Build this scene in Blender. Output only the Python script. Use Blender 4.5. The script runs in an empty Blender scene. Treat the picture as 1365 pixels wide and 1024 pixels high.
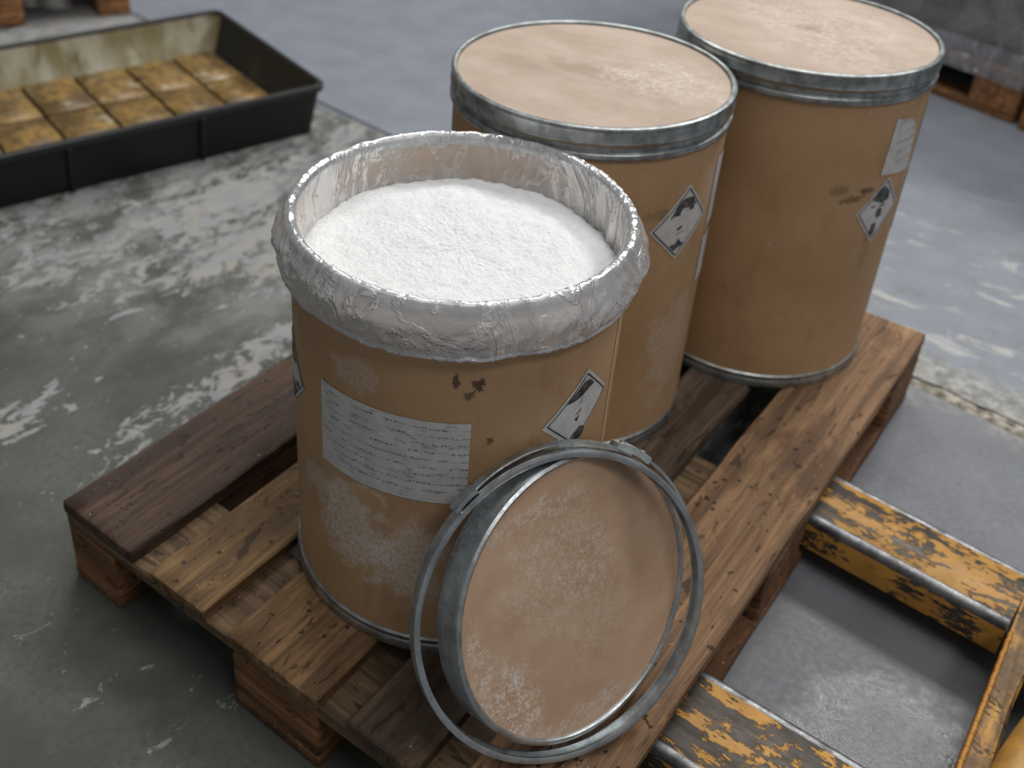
import bpy, bmesh, math, random
from mathutils import Vector, Matrix, noise
import numpy as np
random.seed(7)
S = bpy.context.scene
COL = S.collection
PI = math.pi

# ------------------------------------------------------------------ camera
cd = bpy.data.cameras.new('camera'); cam = bpy.data.objects.new('camera', cd); COL.objects.link(cam)
cd.sensor_fit = 'HORIZONTAL'; cd.sensor_width = 36.0
cd.lens = 1430.96 / 1365 * 36.0
cd.shift_x = 73.04 / 1365; cd.shift_y = -195.5 / 1365
cam.location = (1.0332, -0.5533, 1.2230)
cam.matrix_world = (Matrix.Translation(cam.location) @ Matrix.Rotation(0.6241, 4, 'Z')
                    @ Matrix.Rotation(1.0314, 4, 'X') @ Matrix.Rotation(0.0543, 4, 'Z'))
cd.dof.use_dof = True; cd.dof.focus_distance = 1.12; cd.dof.aperture_fstop = 4.0
cd.clip_start = 0.05
S.camera = cam

# ------------------------------------------------------------------ world, lamps, exposure
w = bpy.data.worlds.new('hall_ambient'); S.world = w; w.use_nodes = True
bg = w.node_tree.nodes['Background']; bg.inputs[0].default_value = (0.88, 0.94, 1.0, 1); bg.inputs[1].default_value = 0.15
def area(name, loc, target, sx, sy, power, col=(1, 0.985, 0.95)):
    ld = bpy.data.lights.new(name, 'AREA'); ld.shape = 'RECTANGLE'; ld.size = sx; ld.size_y = sy
    ld.energy = power; ld.color = col
    o = bpy.data.objects.new(name, ld); COL.objects.link(o); o.location = loc
    o.rotation_euler = (Vector(target) - Vector(loc)).to_track_quat('-Z', 'Y').to_euler()
    return o
area('ceiling_and_fill_light', (0.86, 4.9, 5.0), (0.6, 2.6, 0), 2.4, 0.9, 195)
area('ceiling_and_fill_light', (-2.2, 3.4, 5.0), (-1.0, 2.0, 0), 2.4, 0.9, 120)
area('ceiling_and_fill_light', (0.9, 0.9, 5.0), (0.7, 0.7, 0), 2.6, 1.2, 56)
area('ceiling_and_fill_light', (3.4, -0.6, 5.0), (0.8, 0.4, 0), 2.4, 0.9, 66)  # unseen front lamp, added to brighten the camera-facing drum sides and lid
S.view_settings.view_transform = 'Standard'; S.view_settings.look = 'None'
S.view_settings.gamma = 1.0; S.view_settings.use_curve_mapping = False
S.view_settings.exposure = 0.0

# ------------------------------------------------------------------ helpers
def tag(o, label=None, cat=None, group=None, kind=None):
    if label: o['label'] = label
    if cat: o['category'] = cat
    if group: o['group'] = group
    if kind: o['kind'] = kind
    return o
def empty(name, loc=(0, 0, 0), rz=0.0, parent=None):
    o = bpy.data.objects.new(name, None); COL.objects.link(o); o.location = loc
    o.rotation_euler = (0, 0, rz); o.empty_display_size = 0.1; o.parent = parent
    return o
def link(name, me, mat=None, parent=None, loc=(0, 0, 0), rot=(0, 0, 0)):
    o = bpy.data.objects.new(name, me); COL.objects.link(o); o.location = loc; o.rotation_euler = rot
    o.parent = parent
    if mat and len(me.materials) == 0: me.materials.append(mat)
    return o
def mesh(name, v, f, smooth=False):
    me = bpy.data.meshes.new(name); me.from_pydata(v, [], f); me.update()
    if smooth: me.polygons.foreach_set('use_smooth', [True] * len(me.polygons))
    return me
def from_bm(name, bm, smooth=False):
    me = bpy.data.meshes.new(name); bm.to_mesh(me); bm.free()
    if smooth: me.polygons.foreach_set('use_smooth', [True] * len(me.polygons))
    return me
def auto_smooth(me, deg=35):
    bm = bmesh.new(); bm.from_mesh(me)
    for e in bm.edges:
        e.smooth = len(e.link_faces) == 2 and e.calc_face_angle(0) < math.radians(deg)
    for f in bm.faces: f.smooth = True
    bm.to_mesh(me); bm.free(); return me
def box_me(name, sx, sy, sz, bev=0.0, seg=1, z0=None):
    """box centred in x, y (and z unless z0 given)"""
    bm = bmesh.new(); bmesh.ops.create_cube(bm, size=1)
    for v in bm.verts: v.co = Vector((v.co.x * sx, v.co.y * sy, v.co.z * sz + (0 if z0 is None else z0 + sz / 2)))
    if bev: bmesh.ops.bevel(bm, geom=bm.edges[:], offset=bev, segments=seg, affect='EDGES', profile=0.6)
    me = from_bm(name, bm)
    return auto_smooth(me, 50) if bev else me
def plank_me(name, sx, sy, sz, seed, rough=0.0018, nseg=40):
    """long board along local y with worn, uneven edges; origin at its centre"""
    prof = []
    b = min(0.0028, sz * 0.15)
    for (x, z) in ((-1, -1), (1, -1), (1, 1), (-1, 1)):
        hx, hz = x * sx / 2, z * sz / 2
        if x * z > 0: prof += [(hx, hz - z * b), (hx - x * b, hz)]
        else: prof += [(hx - x * b, hz), (hx, hz - z * b)]
    n = len(prof); V = []; F = []
    ys = [-sy / 2, -sy / 2 + 0.003] + [-sy / 2 + sy * k / nseg for k in range(1, nseg)] + [sy / 2 - 0.003, sy / 2]
    for i, y in enumerate(ys):
        end = 0.0025 if i in (0, len(ys) - 1) else 0
        for (x, z) in prof:
            nx = noise.noise(Vector((x * 40 + seed, y * 9, z * 60))) * rough
            nz = noise.noise(Vector((x * 30 + seed * 2.1, y * 14, 5.1))) * rough * 0.5
            ny = noise.noise(Vector((x * 45 + seed * 3.3, z * 60, y))) * rough * 1.2 if i < 2 or i > len(ys) - 3 else 0
            V.append((x - math.copysign(end, x) + nx, y + ny, z - math.copysign(end, z) + (nz if z > 0 else 0)))
    for i in range(len(ys) - 1):
        for k in range(n):
            a = i * n + k; b2 = i * n + (k + 1) % n
            F.append((a, a + n, b2 + n, b2)) if False else F.append((a, b2, b2 + n, a + n))
    F.append(tuple(range(n - 1, -1, -1))); F.append(tuple((len(ys) - 1) * n + k for k in range(n)))
    me = mesh(name, V, F); bm = bmesh.new(); bm.from_mesh(me); bmesh.ops.recalc_face_normals(bm, faces=bm.faces[:]); bm.to_mesh(me); bm.free()
    return auto_smooth(me, 40)
def revolve(name, prof, segs=128, closed=False, jitter=None, deg=35):
    """prof: list of (r, z)"""
    V = []; F = []; n = len(prof)
    for i in range(segs):
        a = 2 * PI * i / segs; c, s = math.cos(a), math.sin(a)
        for k, (r, z) in enumerate(prof):
            if jitter: r, z = jitter(a, k, r, z)
            V.append((r * c, r * s, z))
    m = n if closed else n - 1
    for i in range(segs):
        j = (i + 1) % segs
        for k in range(m):
            k2 = (k + 1) % n
            F.append((i * n + k, j * n + k, j * n + k2, i * n + k2))
    me = mesh(name, V, F)
    bm = bmesh.new(); bm.from_mesh(me)
    bmesh.ops.remove_doubles(bm, verts=bm.verts[:], dist=1e-6)
    bmesh.ops.recalc_face_normals(bm, faces=bm.faces[:]); bm.to_mesh(me); bm.free()
    return auto_smooth(me, deg)
def tube_me(name, pts, rad, sides=10, squash=None):
    """tube along points; rad is a number or list"""
    V = []; F = []; N = len(pts); pts = [Vector(p) for p in pts]; up = None
    for i in range(N):
        t = (pts[min(i + 1, N - 1)] - pts[max(i - 1, 0)]).normalized()
        if up is None: up = t.orthogonal().normalized()
        up = (up - t * up.dot(t)).normalized(); sd = t.cross(up); r = rad[i] if isinstance(rad, list) else rad
        for k in range(sides):
            a = 2 * PI * k / sides; V.append(pts[i] + up * (r * math.cos(a)) + sd * (r * math.sin(a)))
    for i in range(N - 1):
        for k in range(sides):
            a = i * sides + k; b = i * sides + (k + 1) % sides; F.append((a, b, b + sides, a + sides))
    F.append(tuple(range(sides - 1, -1, -1))); F.append(tuple((N - 1) * sides + k for k in range(sides)))
    return auto_smooth(mesh(name, V, F), 50)
def copy_tree(o, parent=None):
    c = o.copy(); COL.objects.link(c); c.parent = parent
    for ch in [x for x in COL.objects if x.parent == o]: copy_tree(ch, c)
    return c
def fbm(x, y, z, o=4):
    return noise.fractal(Vector((x, y, z)), 1.0, 2.0, o)

# ------------------------------------------------------------------ material helper
class M:
    def __init__(s, name):
        s.m = bpy.data.materials.new(name); s.m.use_nodes = True; s.t = s.m.node_tree
        s.t.nodes.clear(); s.out = s.t.nodes.new('ShaderNodeOutputMaterial')
    def n(s, typ, ins=None, **kw):
        nd = s.t.nodes.new('ShaderNode' + typ)
        for k, v in kw.items(): setattr(nd, k, v)
        for k, v in (ins or {}).items(): s.put(nd.inputs[k], v)
        return nd
    def put(s, sock, v):
        if isinstance(v, bpy.types.NodeSocket): s.t.links.new(v, sock)
        elif isinstance(v, bpy.types.Node): s.t.links.new(v.outputs[0], sock)
        else:
            if isinstance(v, tuple) and len(v) == 3 and sock.type == 'RGBA': v = v + (1,)
            sock.default_value = v
    def math(s, op, a, b=0.0, c=None, clamp=False):
        ins = {0: a, 1: b}
        if c is not None: ins[2] = c
        return s.n('Math', ins, operation=op, use_clamp=clamp).outputs[0]
    def vmath(s, op, a, b=(0, 0, 0)): return s.n('VectorMath', {0: a, 1: b}, operation=op).outputs[0]
    def obj(s): return s.n('TexCoord').outputs['Object']
    def geo(s): return s.n('NewGeometry').outputs['Position']
    def map(s, v, scale=(1, 1, 1), loc=(0, 0, 0), rot=(0, 0, 0)):
        return s.n('Mapping', {'Vector': v, 'Scale': scale, 'Location': loc, 'Rotation': rot}).outputs[0]
    def noise(s, v, scale=5.0, detail=4.0, rough=0.55, dist=0.0):
        return s.n('TexNoise', {'Vector': v, 'Scale': scale, 'Detail': detail, 'Roughness': rough, 'Distortion': dist}).outputs[0]
    def ramp(s, v, a, b, lo=0.0, hi=1.0):
        return s.n('MapRange', {0: v, 1: a, 2: b, 3: lo, 4: hi}, interpolation_type='SMOOTHSTEP', clamp=True).outputs[0]
    def mix(s, f, a, b, mode='MIX'):
        nd = s.n('Mix', {}, data_type='RGBA', blend_type=mode); nd.clamp_factor = True
        s.put(nd.inputs[0], f); s.put(nd.inputs[6], a); s.put(nd.inputs[7], b); return nd.outputs[2]
    def bump(s, h, strength=0.3, dist=0.002):
        return s.n('Bump', {'Height': h, 'Strength': strength, 'Distance': dist}).outputs[0]
    def xyz(s, v):
        nd = s.n('SeparateXYZ', {0: v}); return nd.outputs[0], nd.outputs[1], nd.outputs[2]
    def comb(s, x, y, z=0.0): return s.n('CombineXYZ', {0: x, 1: y, 2: z}).outputs[0]
    def blob(s, u, v, u0, v0, ru, rv, nz, k=0.7, soft=0.35):
        """ragged elliptical stain: 1 inside, 0 outside"""
        a = s.math('DIVIDE', s.math('SUBTRACT', u, u0), ru); b = s.math('DIVIDE', s.math('SUBTRACT', v, v0), rv)
        d = s.math('SQRT', s.math('ADD', s.math('MULTIPLY', a, a), s.math('MULTIPLY', b, b)))
        d = s.math('ADD', d, s.math('MULTIPLY', s.math('SUBTRACT', nz, 0.5), k * 4))
        return s.ramp(d, 1.0 + soft, 1.0 - soft)
    def pbr(s, col, rough=0.6, metal=0.0, normal=None, **kw):
        p = s.n('BsdfPrincipled', {'Base Color': col, 'Roughness': rough, 'Metallic': metal})
        if normal is not None: s.put(p.inputs['Normal'], normal)
        for k, v in kw.items(): s.put(p.inputs[k.replace('_', ' ')], v)
        s.put(s.out.inputs[0], p.outputs[0]); return p
def rgb(r, g, b):
    f = lambda c: (c / 255 / 12.92) if c / 255 <= 0.04045 else ((c / 255 + 0.055) / 1.055) ** 2.4
    return (f(r), f(g), f(b))

# ------------------------------------------------------------------ materials
def mat_floor():
    m = M('worn_painted_concrete'); P = m.geo(); x, y, z = m.xyz(P)
    big = m.noise(P, 1.6, 3); mid = m.noise(P, 9, 5); fine = m.noise(P, 90, 4, 0.65)
    paint = m.mix(m.ramp(mid, 0.3, 0.7), rgb(121, 126, 136), rgb(131, 136, 146))
    # distance in front of the slab joint
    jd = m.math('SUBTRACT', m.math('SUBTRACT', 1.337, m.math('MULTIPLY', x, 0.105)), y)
    before = m.ramp(m.math('ADD', jd, m.math('MULTIPLY', m.math('SUBTRACT', big, 0.5), 0.10)), 0.0, 0.05)
    left = m.ramp(m.math('ADD', x, m.math('MULTIPLY', m.math('SUBTRACT', big, 0.5), 0.8)), 0.75, 0.45)
    worn = m.math('MULTIPLY', before, left)
    paint = m.mix(m.ramp(jd, -0.002, 0.002), paint, m.mix(m.ramp(mid, 0.3, 0.7), rgb(101, 104, 111), rgb(112, 115, 122)))    # near slab's paint set darker to stand in for the weaker light there
    # bare concrete with remnants of pale paint drawn out along one direction
    bare = m.mix(m.ramp(m.noise(P, 4, 5), 0.35, 0.7), rgb(66, 68, 63), rgb(92, 94, 88))
    bare = m.mix(m.ramp(fine, 0.45, 0.75), bare, rgb(78, 78, 72))
    S1 = m.map(P, (1.9, 1.0, 1.0), rot=(0, 0, 0.35))
    fl = m.noise(S1, 15, 9, 0.74, 0.6)
    fl2 = m.noise(m.map(P, (1.4, 1, 1), (3, 7, 0), (0, 0, 0.3)), 34, 8, 0.68, 0.3)
    band = m.noise(m.map(P, (2.4, 0.6, 1), (1.2, 4.7, 0), (0, 0, 0.32)), 2.6, 2)
    # more paint survives towards the tray, little at the near end
    near = m.math('ADD', m.math('MULTIPLY', x, -0.035), m.math('MULTIPLY', y, 0.075))
    amt = m.math('ADD', m.math('MULTIPLY', band, 0.40), near)
    wob = m.noise(P, 12, 5, 0.6)
    for bx, by, ru, rv, st in ((-0.16, 0.36, 0.05, 0.25, 0.085), (-0.15, 0.56, 0.07, 0.10, 0.07), (-0.63, 0.48, 0.15, 0.13, 0.085), (0.025, -0.10, 0.025, 0.045, 0.13), (-0.37, 0.13, 0.05, 0.07, 0.085), (-0.45, 0.80, 0.30, 0.22, 0.07)):
        amt = m.math('ADD', amt, m.math('MULTIPLY', m.blob(x, y, bx, by, ru, rv, wob, 0.35, 0.5), st))
    th = m.math('SUBTRACT', 0.84, amt)
    rem = m.ramp(m.math('SUBTRACT', fl, th), 0.0, 0.02)
    rem2 = m.ramp(m.math('SUBTRACT', fl2, m.math('ADD', th, 0.035)), 0.0, 0.03)
    rem = m.math('MAXIMUM', rem, m.math('MULTIPLY', rem2, 0.8))
    remcol = m.mix(m.ramp(m.noise(P, 14, 4), 0.35, 0.65), rgb(140, 143, 146), rgb(152, 149, 143))
    # thin worn film of paint and dust, blotchy
    haze = m.math('MULTIPLY', m.ramp(m.noise(m.map(P, (1.5, 1, 1), rot=(0, 0, 0.3)), 7, 7, 0.66), 0.40, 0.62), m.ramp(near, 0.02, 0.085, 0.0, 0.9))
    bare = m.mix(haze, bare, rgb(138, 140, 140))
    wornc = m.mix(rem, bare, remcol)
    col = m.mix(worn, paint, wornc)
    # whitish scuffs around and beyond the joint on the open side
    sc = m.noise(m.map(P, (1.0, 2.6, 1), rot=(0, 0, 0.12)), 7.0, 8, 0.66, 0.8)
    reg = m.blob(x, y, 0.85, 1.70, 0.62, 0.40, big, 0.12, 0.4)
    scf = m.math('MULTIPLY', m.ramp(sc, 0.55, 0.66), reg)
    grime = m.math('MULTIPLY', m.ramp(m.noise(P, 11, 6, 0.6), 0.52, 0.7), reg)
    col = m.mix(m.math('MULTIPLY', grime, 0.45), col, rgb(105, 105, 98))
    col = m.mix(m.math('MULTIPLY', scf, 0.85), col, rgb(176, 176, 172))
    # crumbly grey verge beside the joint
    verge = m.math('MULTIPLY', m.ramp(m.math('ADD', m.math('ABSOLUTE', m.math('ADD', jd, 0.05)), m.math('MULTIPLY', m.math('SUBTRACT', mid, 0.5), 0.18)), 0.11, 0.02), m.ramp(x, 0.3, 0.7))
    col = m.mix(m.math('MULTIPLY', verge, 0.7), col, m.mix(m.ramp(m.noise(P, 34, 6, 0.7), 0.4, 0.62), rgb(110, 108, 98), rgb(178, 176, 168)))
    # dark specks and chips in the paint
    sp = m.math('MULTIPLY', m.ramp(m.noise(m.map(P, (1, 1.8, 1)), 60, 3, 0.6), 0.66, 0.74), m.math('SUBTRACT', 1.0, worn))
    col = m.mix(m.math('MULTIPLY', sp, 0.6), col, rgb(72, 71, 68))
    # the spill: oily film between the forks, dark rim to it
    wet = m.blob(x, y, 1.01, 0.455, 0.10, 0.10, m.noise(P, 16, 5, 0.65), 0.45, 0.5)
    dirt = m.blob(x, y, 0.98, 0.52, 0.26, 0.26, mid, 0.35, 0.4)
    col = m.mix(m.math('MULTIPLY', dirt, 0.30), col, rgb(96, 98, 100))
    rough = m.ramp(fine, 0.3, 0.7, 0.48, 0.62)
    rough = m.math('ADD', rough, m.math('MULTIPLY', worn, 0.14))
    rough = m.math('SUBTRACT', rough, m.math('MULTIPLY', wet, 0.43))
    wb = m.math('MULTIPLY', wet, m.noise(m.map(P, (1, 1.5, 1)), 170, 3, 0.6))
    h = m.math('ADD', m.math('MULTIPLY', fine, 0.35), m.math('MULTIPLY', rem, m.math('MULTIPLY', worn, 0.5)))
    h = m.math('ADD', h, m.math('MULTIPLY', wb, 1.55))
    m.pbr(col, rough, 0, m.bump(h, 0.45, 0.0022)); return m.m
def mat_rubble():
    m = M('broken_concrete'); P = m.geo(); a = m.noise(P, 40, 6, 0.7)
    col = m.mix(m.ramp(a, 0.35, 0.65), rgb(92, 86, 74), rgb(184, 178, 166))
    m.pbr(col, 0.9, 0, m.bump(m.noise(P, 160, 4), 0.5, 0.003)); return m.m
def mat_wood():
    m = M('weathered_pallet_wood'); oi = m.n('ObjectInfo'); P = m.obj()
    off = m.n('VectorMath', {0: m.comb(oi.outputs['Random'], oi.outputs['Random'], oi.outputs['Random']), 1: (37., 91., 17.)}, operation='MULTIPLY').outputs[0]
    Q = m.vmath('ADD', P, off)
    g = m.noise(m.map(Q, (60, 2.2, 60)), 1.0, 6, 0.6, 0.6)
    g2 = m.noise(m.map(Q, (230, 5.0, 230)), 1.0, 4, 0.6)
    blot = m.noise(m.map(Q, (12, 5, 12)), 1.0, 5, 0.6)
    c = m.mix(m.ramp(g, 0.33, 0.68), (0.42, 0.38, 0.36), (1.2, 1.17, 1.13))
    c = m.mix(m.math('MULTIPLY', m.ramp(g2, 0.5, 0.66), 0.5), c, (0.38, 0.34, 0.32))
    c = m.mix(m.math('MULTIPLY', m.ramp(blot, 0.47, 0.66), 0.75), c, (0.36, 0.33, 0.32))
    # short dark splits and dents
    cr = m.noise(m.map(Q, (55, 15, 55), rot=(0, 0, 0.12)), 1.0, 3, 0.55, 1.0)
    crm = m.ramp(cr, 0.61, 0.68)
    sp = m.noise(m.map(Q, (90, 60, 90)), 1.0, 2, 0.5); spm = m.ramp(sp, 0.69, 0.73)
    g3 = m.noise(m.map(Q, (420, 14, 420), rot=(0, 0, 0.03)), 1.0, 5, 0.7, 0.4)
    c = m.mix(m.math('MULTIPLY', m.ramp(g3, 0.52, 0.64), 0.55), c, (0.30, 0.26, 0.24))
    rub = m.noise(m.map(Q, (26, 9, 26)), 1.0, 6, 0.68)
    c = m.mix(m.math('MULTIPLY', m.ramp(rub, 0.58, 0.68), 0.5), c, (1.45, 1.30, 1.16))
    dark = m.math('MAXIMUM', m.math('MULTIPLY', crm, 0.75), spm)
    c = m.mix(1.0, c, oi.outputs['Color'], 'MULTIPLY')
    c = m.mix(m.math('MULTIPLY', dark, 0.85), c, (0.018, 0.014, 0.011))
    fl = m.ramp(m.noise(Q, 150, 2, 0.5), 0.735, 0.76)
    c = m.mix(m.math('MULTIPLY', fl, 0.5), c, (0.6, 0.58, 0.55))
    h = m.math('ADD', m.math('MULTIPLY', g, 0.6), m.math('MULTIPLY', g2, 0.5))
    h = m.math('SUBTRACT', h, m.math('MULTIPLY', dark, 1.2))
    m.pbr(c, m.ramp(g, 0.3, 0.7, 0.62, 0.82), 0, m.bump(m.math('ADD', h, m.math('MULTIPLY', g3, -0.5)), 0.75, 0.002), Specular_IOR_Level=0.35); return m.m
def mat_steel(name, base=(0.50, 0.53, 0.53), rough=0.34, dull=0.5):
    m = M(name); P = m.obj(); a = m.noise(P, 45, 5, 0.6); b = m.noise(P, 260, 3); c = m.noise(m.map(P, (1, 1, 4)), 14, 5)
    col = m.mix(m.ramp(a, 0.35, 0.7), base, tuple(x * dull for x in base))
    col = m.mix(m.math('MULTIPLY', m.ramp(c, 0.55, 0.75), 0.55), col, (0.16, 0.16, 0.15))
    m.pbr(col, m.ramp(b, 0.3, 0.7, rough, rough + 0.16), m.ramp(c, 0.5, 0.8, 1.0, 0.75), m.bump(b, 0.12, 0.0008)); return m.m
KRAFT_A, KRAFT_B = rgb(172, 137, 100), rgb(188, 153, 116)
def mat_body(name, marks):
    """fibre drum wall; marks: (kind, deg, z above base, half width m, half height m, strength)"""
    m = M(name); P = m.obj(); x, y, z = m.xyz(P)
    u = m.math('MULTIPLY', m.math('ARCTAN2', y, x), 0.1942); U = m.comb(u, z)
    n1 = m.noise(P, 7, 5); n2 = m.noise(m.map(P, (1, 1, 0.35)), 30, 5, 0.6); n3 = m.noise(P, 220, 3)
    col = m.mix(m.ramp(n1, 0.3, 0.7), KRAFT_A, KRAFT_B)
    col = m.mix(m.math('MULTIPLY', m.ramp(n2, 0.5, 0.75), 0.35), col, rgb(140, 104, 74))
    col = m.mix(m.math('MULTIPLY', m.ramp(n3, 0.4, 0.8), 0.25), col, rgb(200, 166, 130))
    nz = m.noise(U, 24, 6, 0.62, 0.3); grain = m.noise(m.map(U, (1, 0.6, 1), rot=(0, 0, 0.5)), 240, 6, 0.75); rag = m.noise(U, 140, 6, 0.7, 0.5); str_ = m.noise(m.map(U, (1, 0.4, 1), rot=(0, 0, 0.8)), 60, 6, 0.65)
    # stray pale scuffs over the whole wall
    sc = m.math('MULTIPLY', m.ramp(str_, 0.63, 0.72), m.ramp(nz, 0.45, 0.6))
    col = m.mix(m.math('MULTIPLY', sc, 0.45), col, rgb(205, 190, 172))
    for kind, deg, zz, ru, rv, st in marks:
        b = m.blob(u, z, math.radians(deg) * 0.1942, zz, ru, rv, nz if kind == 'dust' else rag, 0.75 if kind == 'dust' else 1.1, 0.3)
        if kind == 'dust':
            b = m.math('MULTIPLY', b, m.ramp(grain, 0.30, 0.66)); col = m.mix(m.math('MULTIPLY', b, st), col, rgb(215, 208, 202))
        elif kind == 'dark':
            col = m.mix(m.math('MULTIPLY', b, st), col, rgb(52, 44, 36))
        elif kind == 'tape':
            col = m.mix(m.math('MULTIPLY', b, st), col, rgb(190, 170, 160))
    m.pbr(col, 0.62, 0, m.bump(m.math('ADD', n3, n2), 0.12, 0.001), Specular_IOR_Level=0.4); return m.m
def mat_lidboard(name, marks, c0=rgb(174, 154, 138), c1=rgb(190, 171, 156)):
    m = M(name); P = m.obj(); x, y, z = m.xyz(P)
    n1 = m.noise(m.map(P, (1, 1.8, 1), rot=(0, 0, 0.6)), 9, 5, 0.6); n2 = m.noise(P, 26, 5, 0.6); g = m.noise(P, 260, 4, 0.7); g2 = m.noise(P, 90, 6, 0.7)
    col = m.mix(m.ramp(n1, 0.3, 0.7), c0, c1)
    col = m.mix(m.math('MULTIPLY', m.ramp(n2, 0.5, 0.75), 0.3), col, tuple(a * 0.78 for a in c0))
    for kind, bx, by, ru, rv, st in marks:
        b = m.blob(x, y, bx, by, ru, rv, n2, 0.6, 0.5)
        if kind == 'dust':
            b = m.math('MULTIPLY', b, m.ramp(m.math('ADD', m.math('MULTIPLY', g, 0.5), m.math('MULTIPLY', g2, 0.5)), 0.44, 0.62)); col = m.mix(m.math('MULTIPLY', b, st), col, rgb(226, 218, 212))
        else: col = m.mix(m.math('MULTIPLY', b, st), col, rgb(138, 112, 92))
    m.pbr(col, 0.6, 0, m.bump(m.math('ADD', g, n2), 0.12, 0.001), Specular_IOR_Level=0.4); return m.m
def mat_plain(name, col, rough=0.6, **kw):
    m = M(name); n = m.noise(m.obj(), 60, 4); c = m.mix(m.ramp(n, 0.3, 0.7), tuple(a * 0.88 for a in col), tuple(min(1, a * 1.08) for a in col))
    m.pbr(c, rough, **kw); return m.m
def mat_paper(name, rows=0, grime=0.5):
    """paper label; UV in metres from its lower left corner (rows of blurred print)"""
    m = M(name); U = m.n('UVMap').outputs[0]; u, v, _ = m.xyz(U)
    n1 = m.noise(U, 40, 5, 0.6); n2 = m.noise(m.map(U, (0.6, 2.0, 1)), 80, 5, 0.65)
    col = m.mix(m.ramp(n1, 0.3, 0.7), rgb(192, 190, 190), rgb(212, 210, 210))
    col = m.mix(m.math('MULTIPLY', m.ramp(n2, 0.52, 0.72), grime), col, rgb(128, 120, 106))
    dk = m.math('MULTIPLY', m.ramp(m.noise(m.map(U, (1, 1.6, 1)), 55, 6, 0.7), 0.64, 0.72), grime)
    col = m.mix(dk, col, rgb(70, 64, 54))
    if rows:
        wob = m.math('MULTIPLY', m.math('SUBTRACT', m.noise(U, 14, 2), 0.5), 0.004)
        vv = m.math('MULTIPLY', m.math('ADD', v, wob), rows)
        fr = m.math('FRACT', vv); idx = m.math('FLOOR', vv)
        inrow = m.math('MULTIPLY', m.ramp(fr, 0.30, 0.36), m.ramp(fr, 0.60, 0.54))
        ch = m.ramp(m.noise(m.comb(m.math('MULTIPLY', u, 520), m.math('MULTIPLY', v, 420), idx), 1.0, 2, 0.6), 0.50, 0.56)
        wd = m.ramp(m.noise(m.comb(m.math('MULTIPLY', u, 42), m.math('MULTIPLY', idx, 7.3), 2.0), 1.0, 2), 0.42, 0.48)
        pr = m.math('MULTIPLY', inrow, m.math('MULTIPLY', ch, wd))
        pr = m.math('MULTIPLY', pr, m.math('MULTIPLY', m.ramp(u, 0.010, 0.016), m.ramp(v, 0.008, 0.012)))
        col = m.mix(m.math('MULTIPLY', pr, 0.85), col, rgb(48, 46, 46))
    m.pbr(col, 0.55); return m.m
def mat_ink():
    m = M('black_label_ink'); n = m.noise(m.obj(), 160, 5, 0.7)
    m.pbr(m.mix(m.ramp(n, 0.42, 0.68), rgb(40, 40, 42), rgb(120, 118, 116)), 0.55); return m.m
def mat_ink_solid():
    m = M('black_border_ink'); m.pbr(rgb(42, 43, 46), 0.5); return m.m
def mat_film(name, tint, lo, hi, rough=0.22, bs=0.5, scale=26.0, edge=None):
    """thin plastic film: see-through, milky and glossy; creased"""
    m = M(name); P = m.obj()
    a = m.noise(m.map(P, (1, 1, 0.6), rot=(0.5, 0.3, 0.4)), scale, 5, 0.6, 1.4); b = m.noise(m.map(P, (1, 1, 1.6), rot=(0.2, 0.9, 0)), scale * 2.6, 4, 0.6, 1.0)
    rid = m.math('ABSOLUTE', m.math('SUBTRACT', a, 0.5)); cre = m.ramp(rid, 0.035, 0.0)
    h = m.math('ADD', m.math('MULTIPLY', cre, 0.8), m.math('ADD', m.math('MULTIPLY', a, 1.6), m.math('MULTIPLY', b, 0.8)))
    nrm = m.bump(h, bs, 0.006)
    fac = m.math('ADD', m.ramp(a, 0.35, 0.7, lo, hi), m.math('MULTIPLY', cre, 0.22))
    if edge is not None:      # layers lie on each other towards the gathered hem
        px_, py_, z = m.xyz(P); rad = m.math('SQRT', m.math('ADD', m.math('MULTIPLY', px_, px_), m.math('MULTIPLY', py_, py_)))
        fac = m.math('ADD', fac, m.ramp(rad, 0.186, 0.196, 0.0, 0.27))
        fac = m.math('ADD', fac, m.ramp(z, edge[0], edge[1], edge[2], 0.0))
    d = m.n('BsdfDiffuse', {'Color': tint, 'Normal': nrm}); t = m.n('BsdfTranslucent', {'Color': tint, 'Normal': nrm})
    dt = m.n('MixShader', {0: 0.4, 1: d.outputs[0], 2: t.outputs[0]})
    tr = m.n('BsdfTransparent', {'Color': (0.97, 0.97, 0.98, 1)})
    body = m.n('MixShader', {0: fac, 1: tr.outputs[0], 2: dt.outputs[0]})
    gl = m.n('BsdfGlossy', {'Color': (1, 1, 1, 1), 'Roughness': rough, 'Normal': nrm})
    fr = m.n('Fresnel', {'IOR': 1.5, 'Normal': nrm})
    mx = m.n('MixShader', {0: m.math('ADD', m.math('MULTIPLY', fr.outputs[0], 0.55), 0.035), 1: body.outputs[0], 2: gl.outputs[0]})
    m.put(m.out.inputs[0], mx.outputs[0]); return m.m
def mat_powder():
    m = M('white_crystalline_powder'); P = m.obj(); a = m.noise(P, 420, 3, 0.7); b = m.noise(P, 130, 4, 0.6)
    m.pbr(m.mix(m.ramp(b, 0.3, 0.7), (0.83, 0.85, 0.865), (0.92, 0.93, 0.94)), 0.85, 0, m.bump(m.math('ADD', a, b), 0.7, 0.0035)); return m.m
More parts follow.
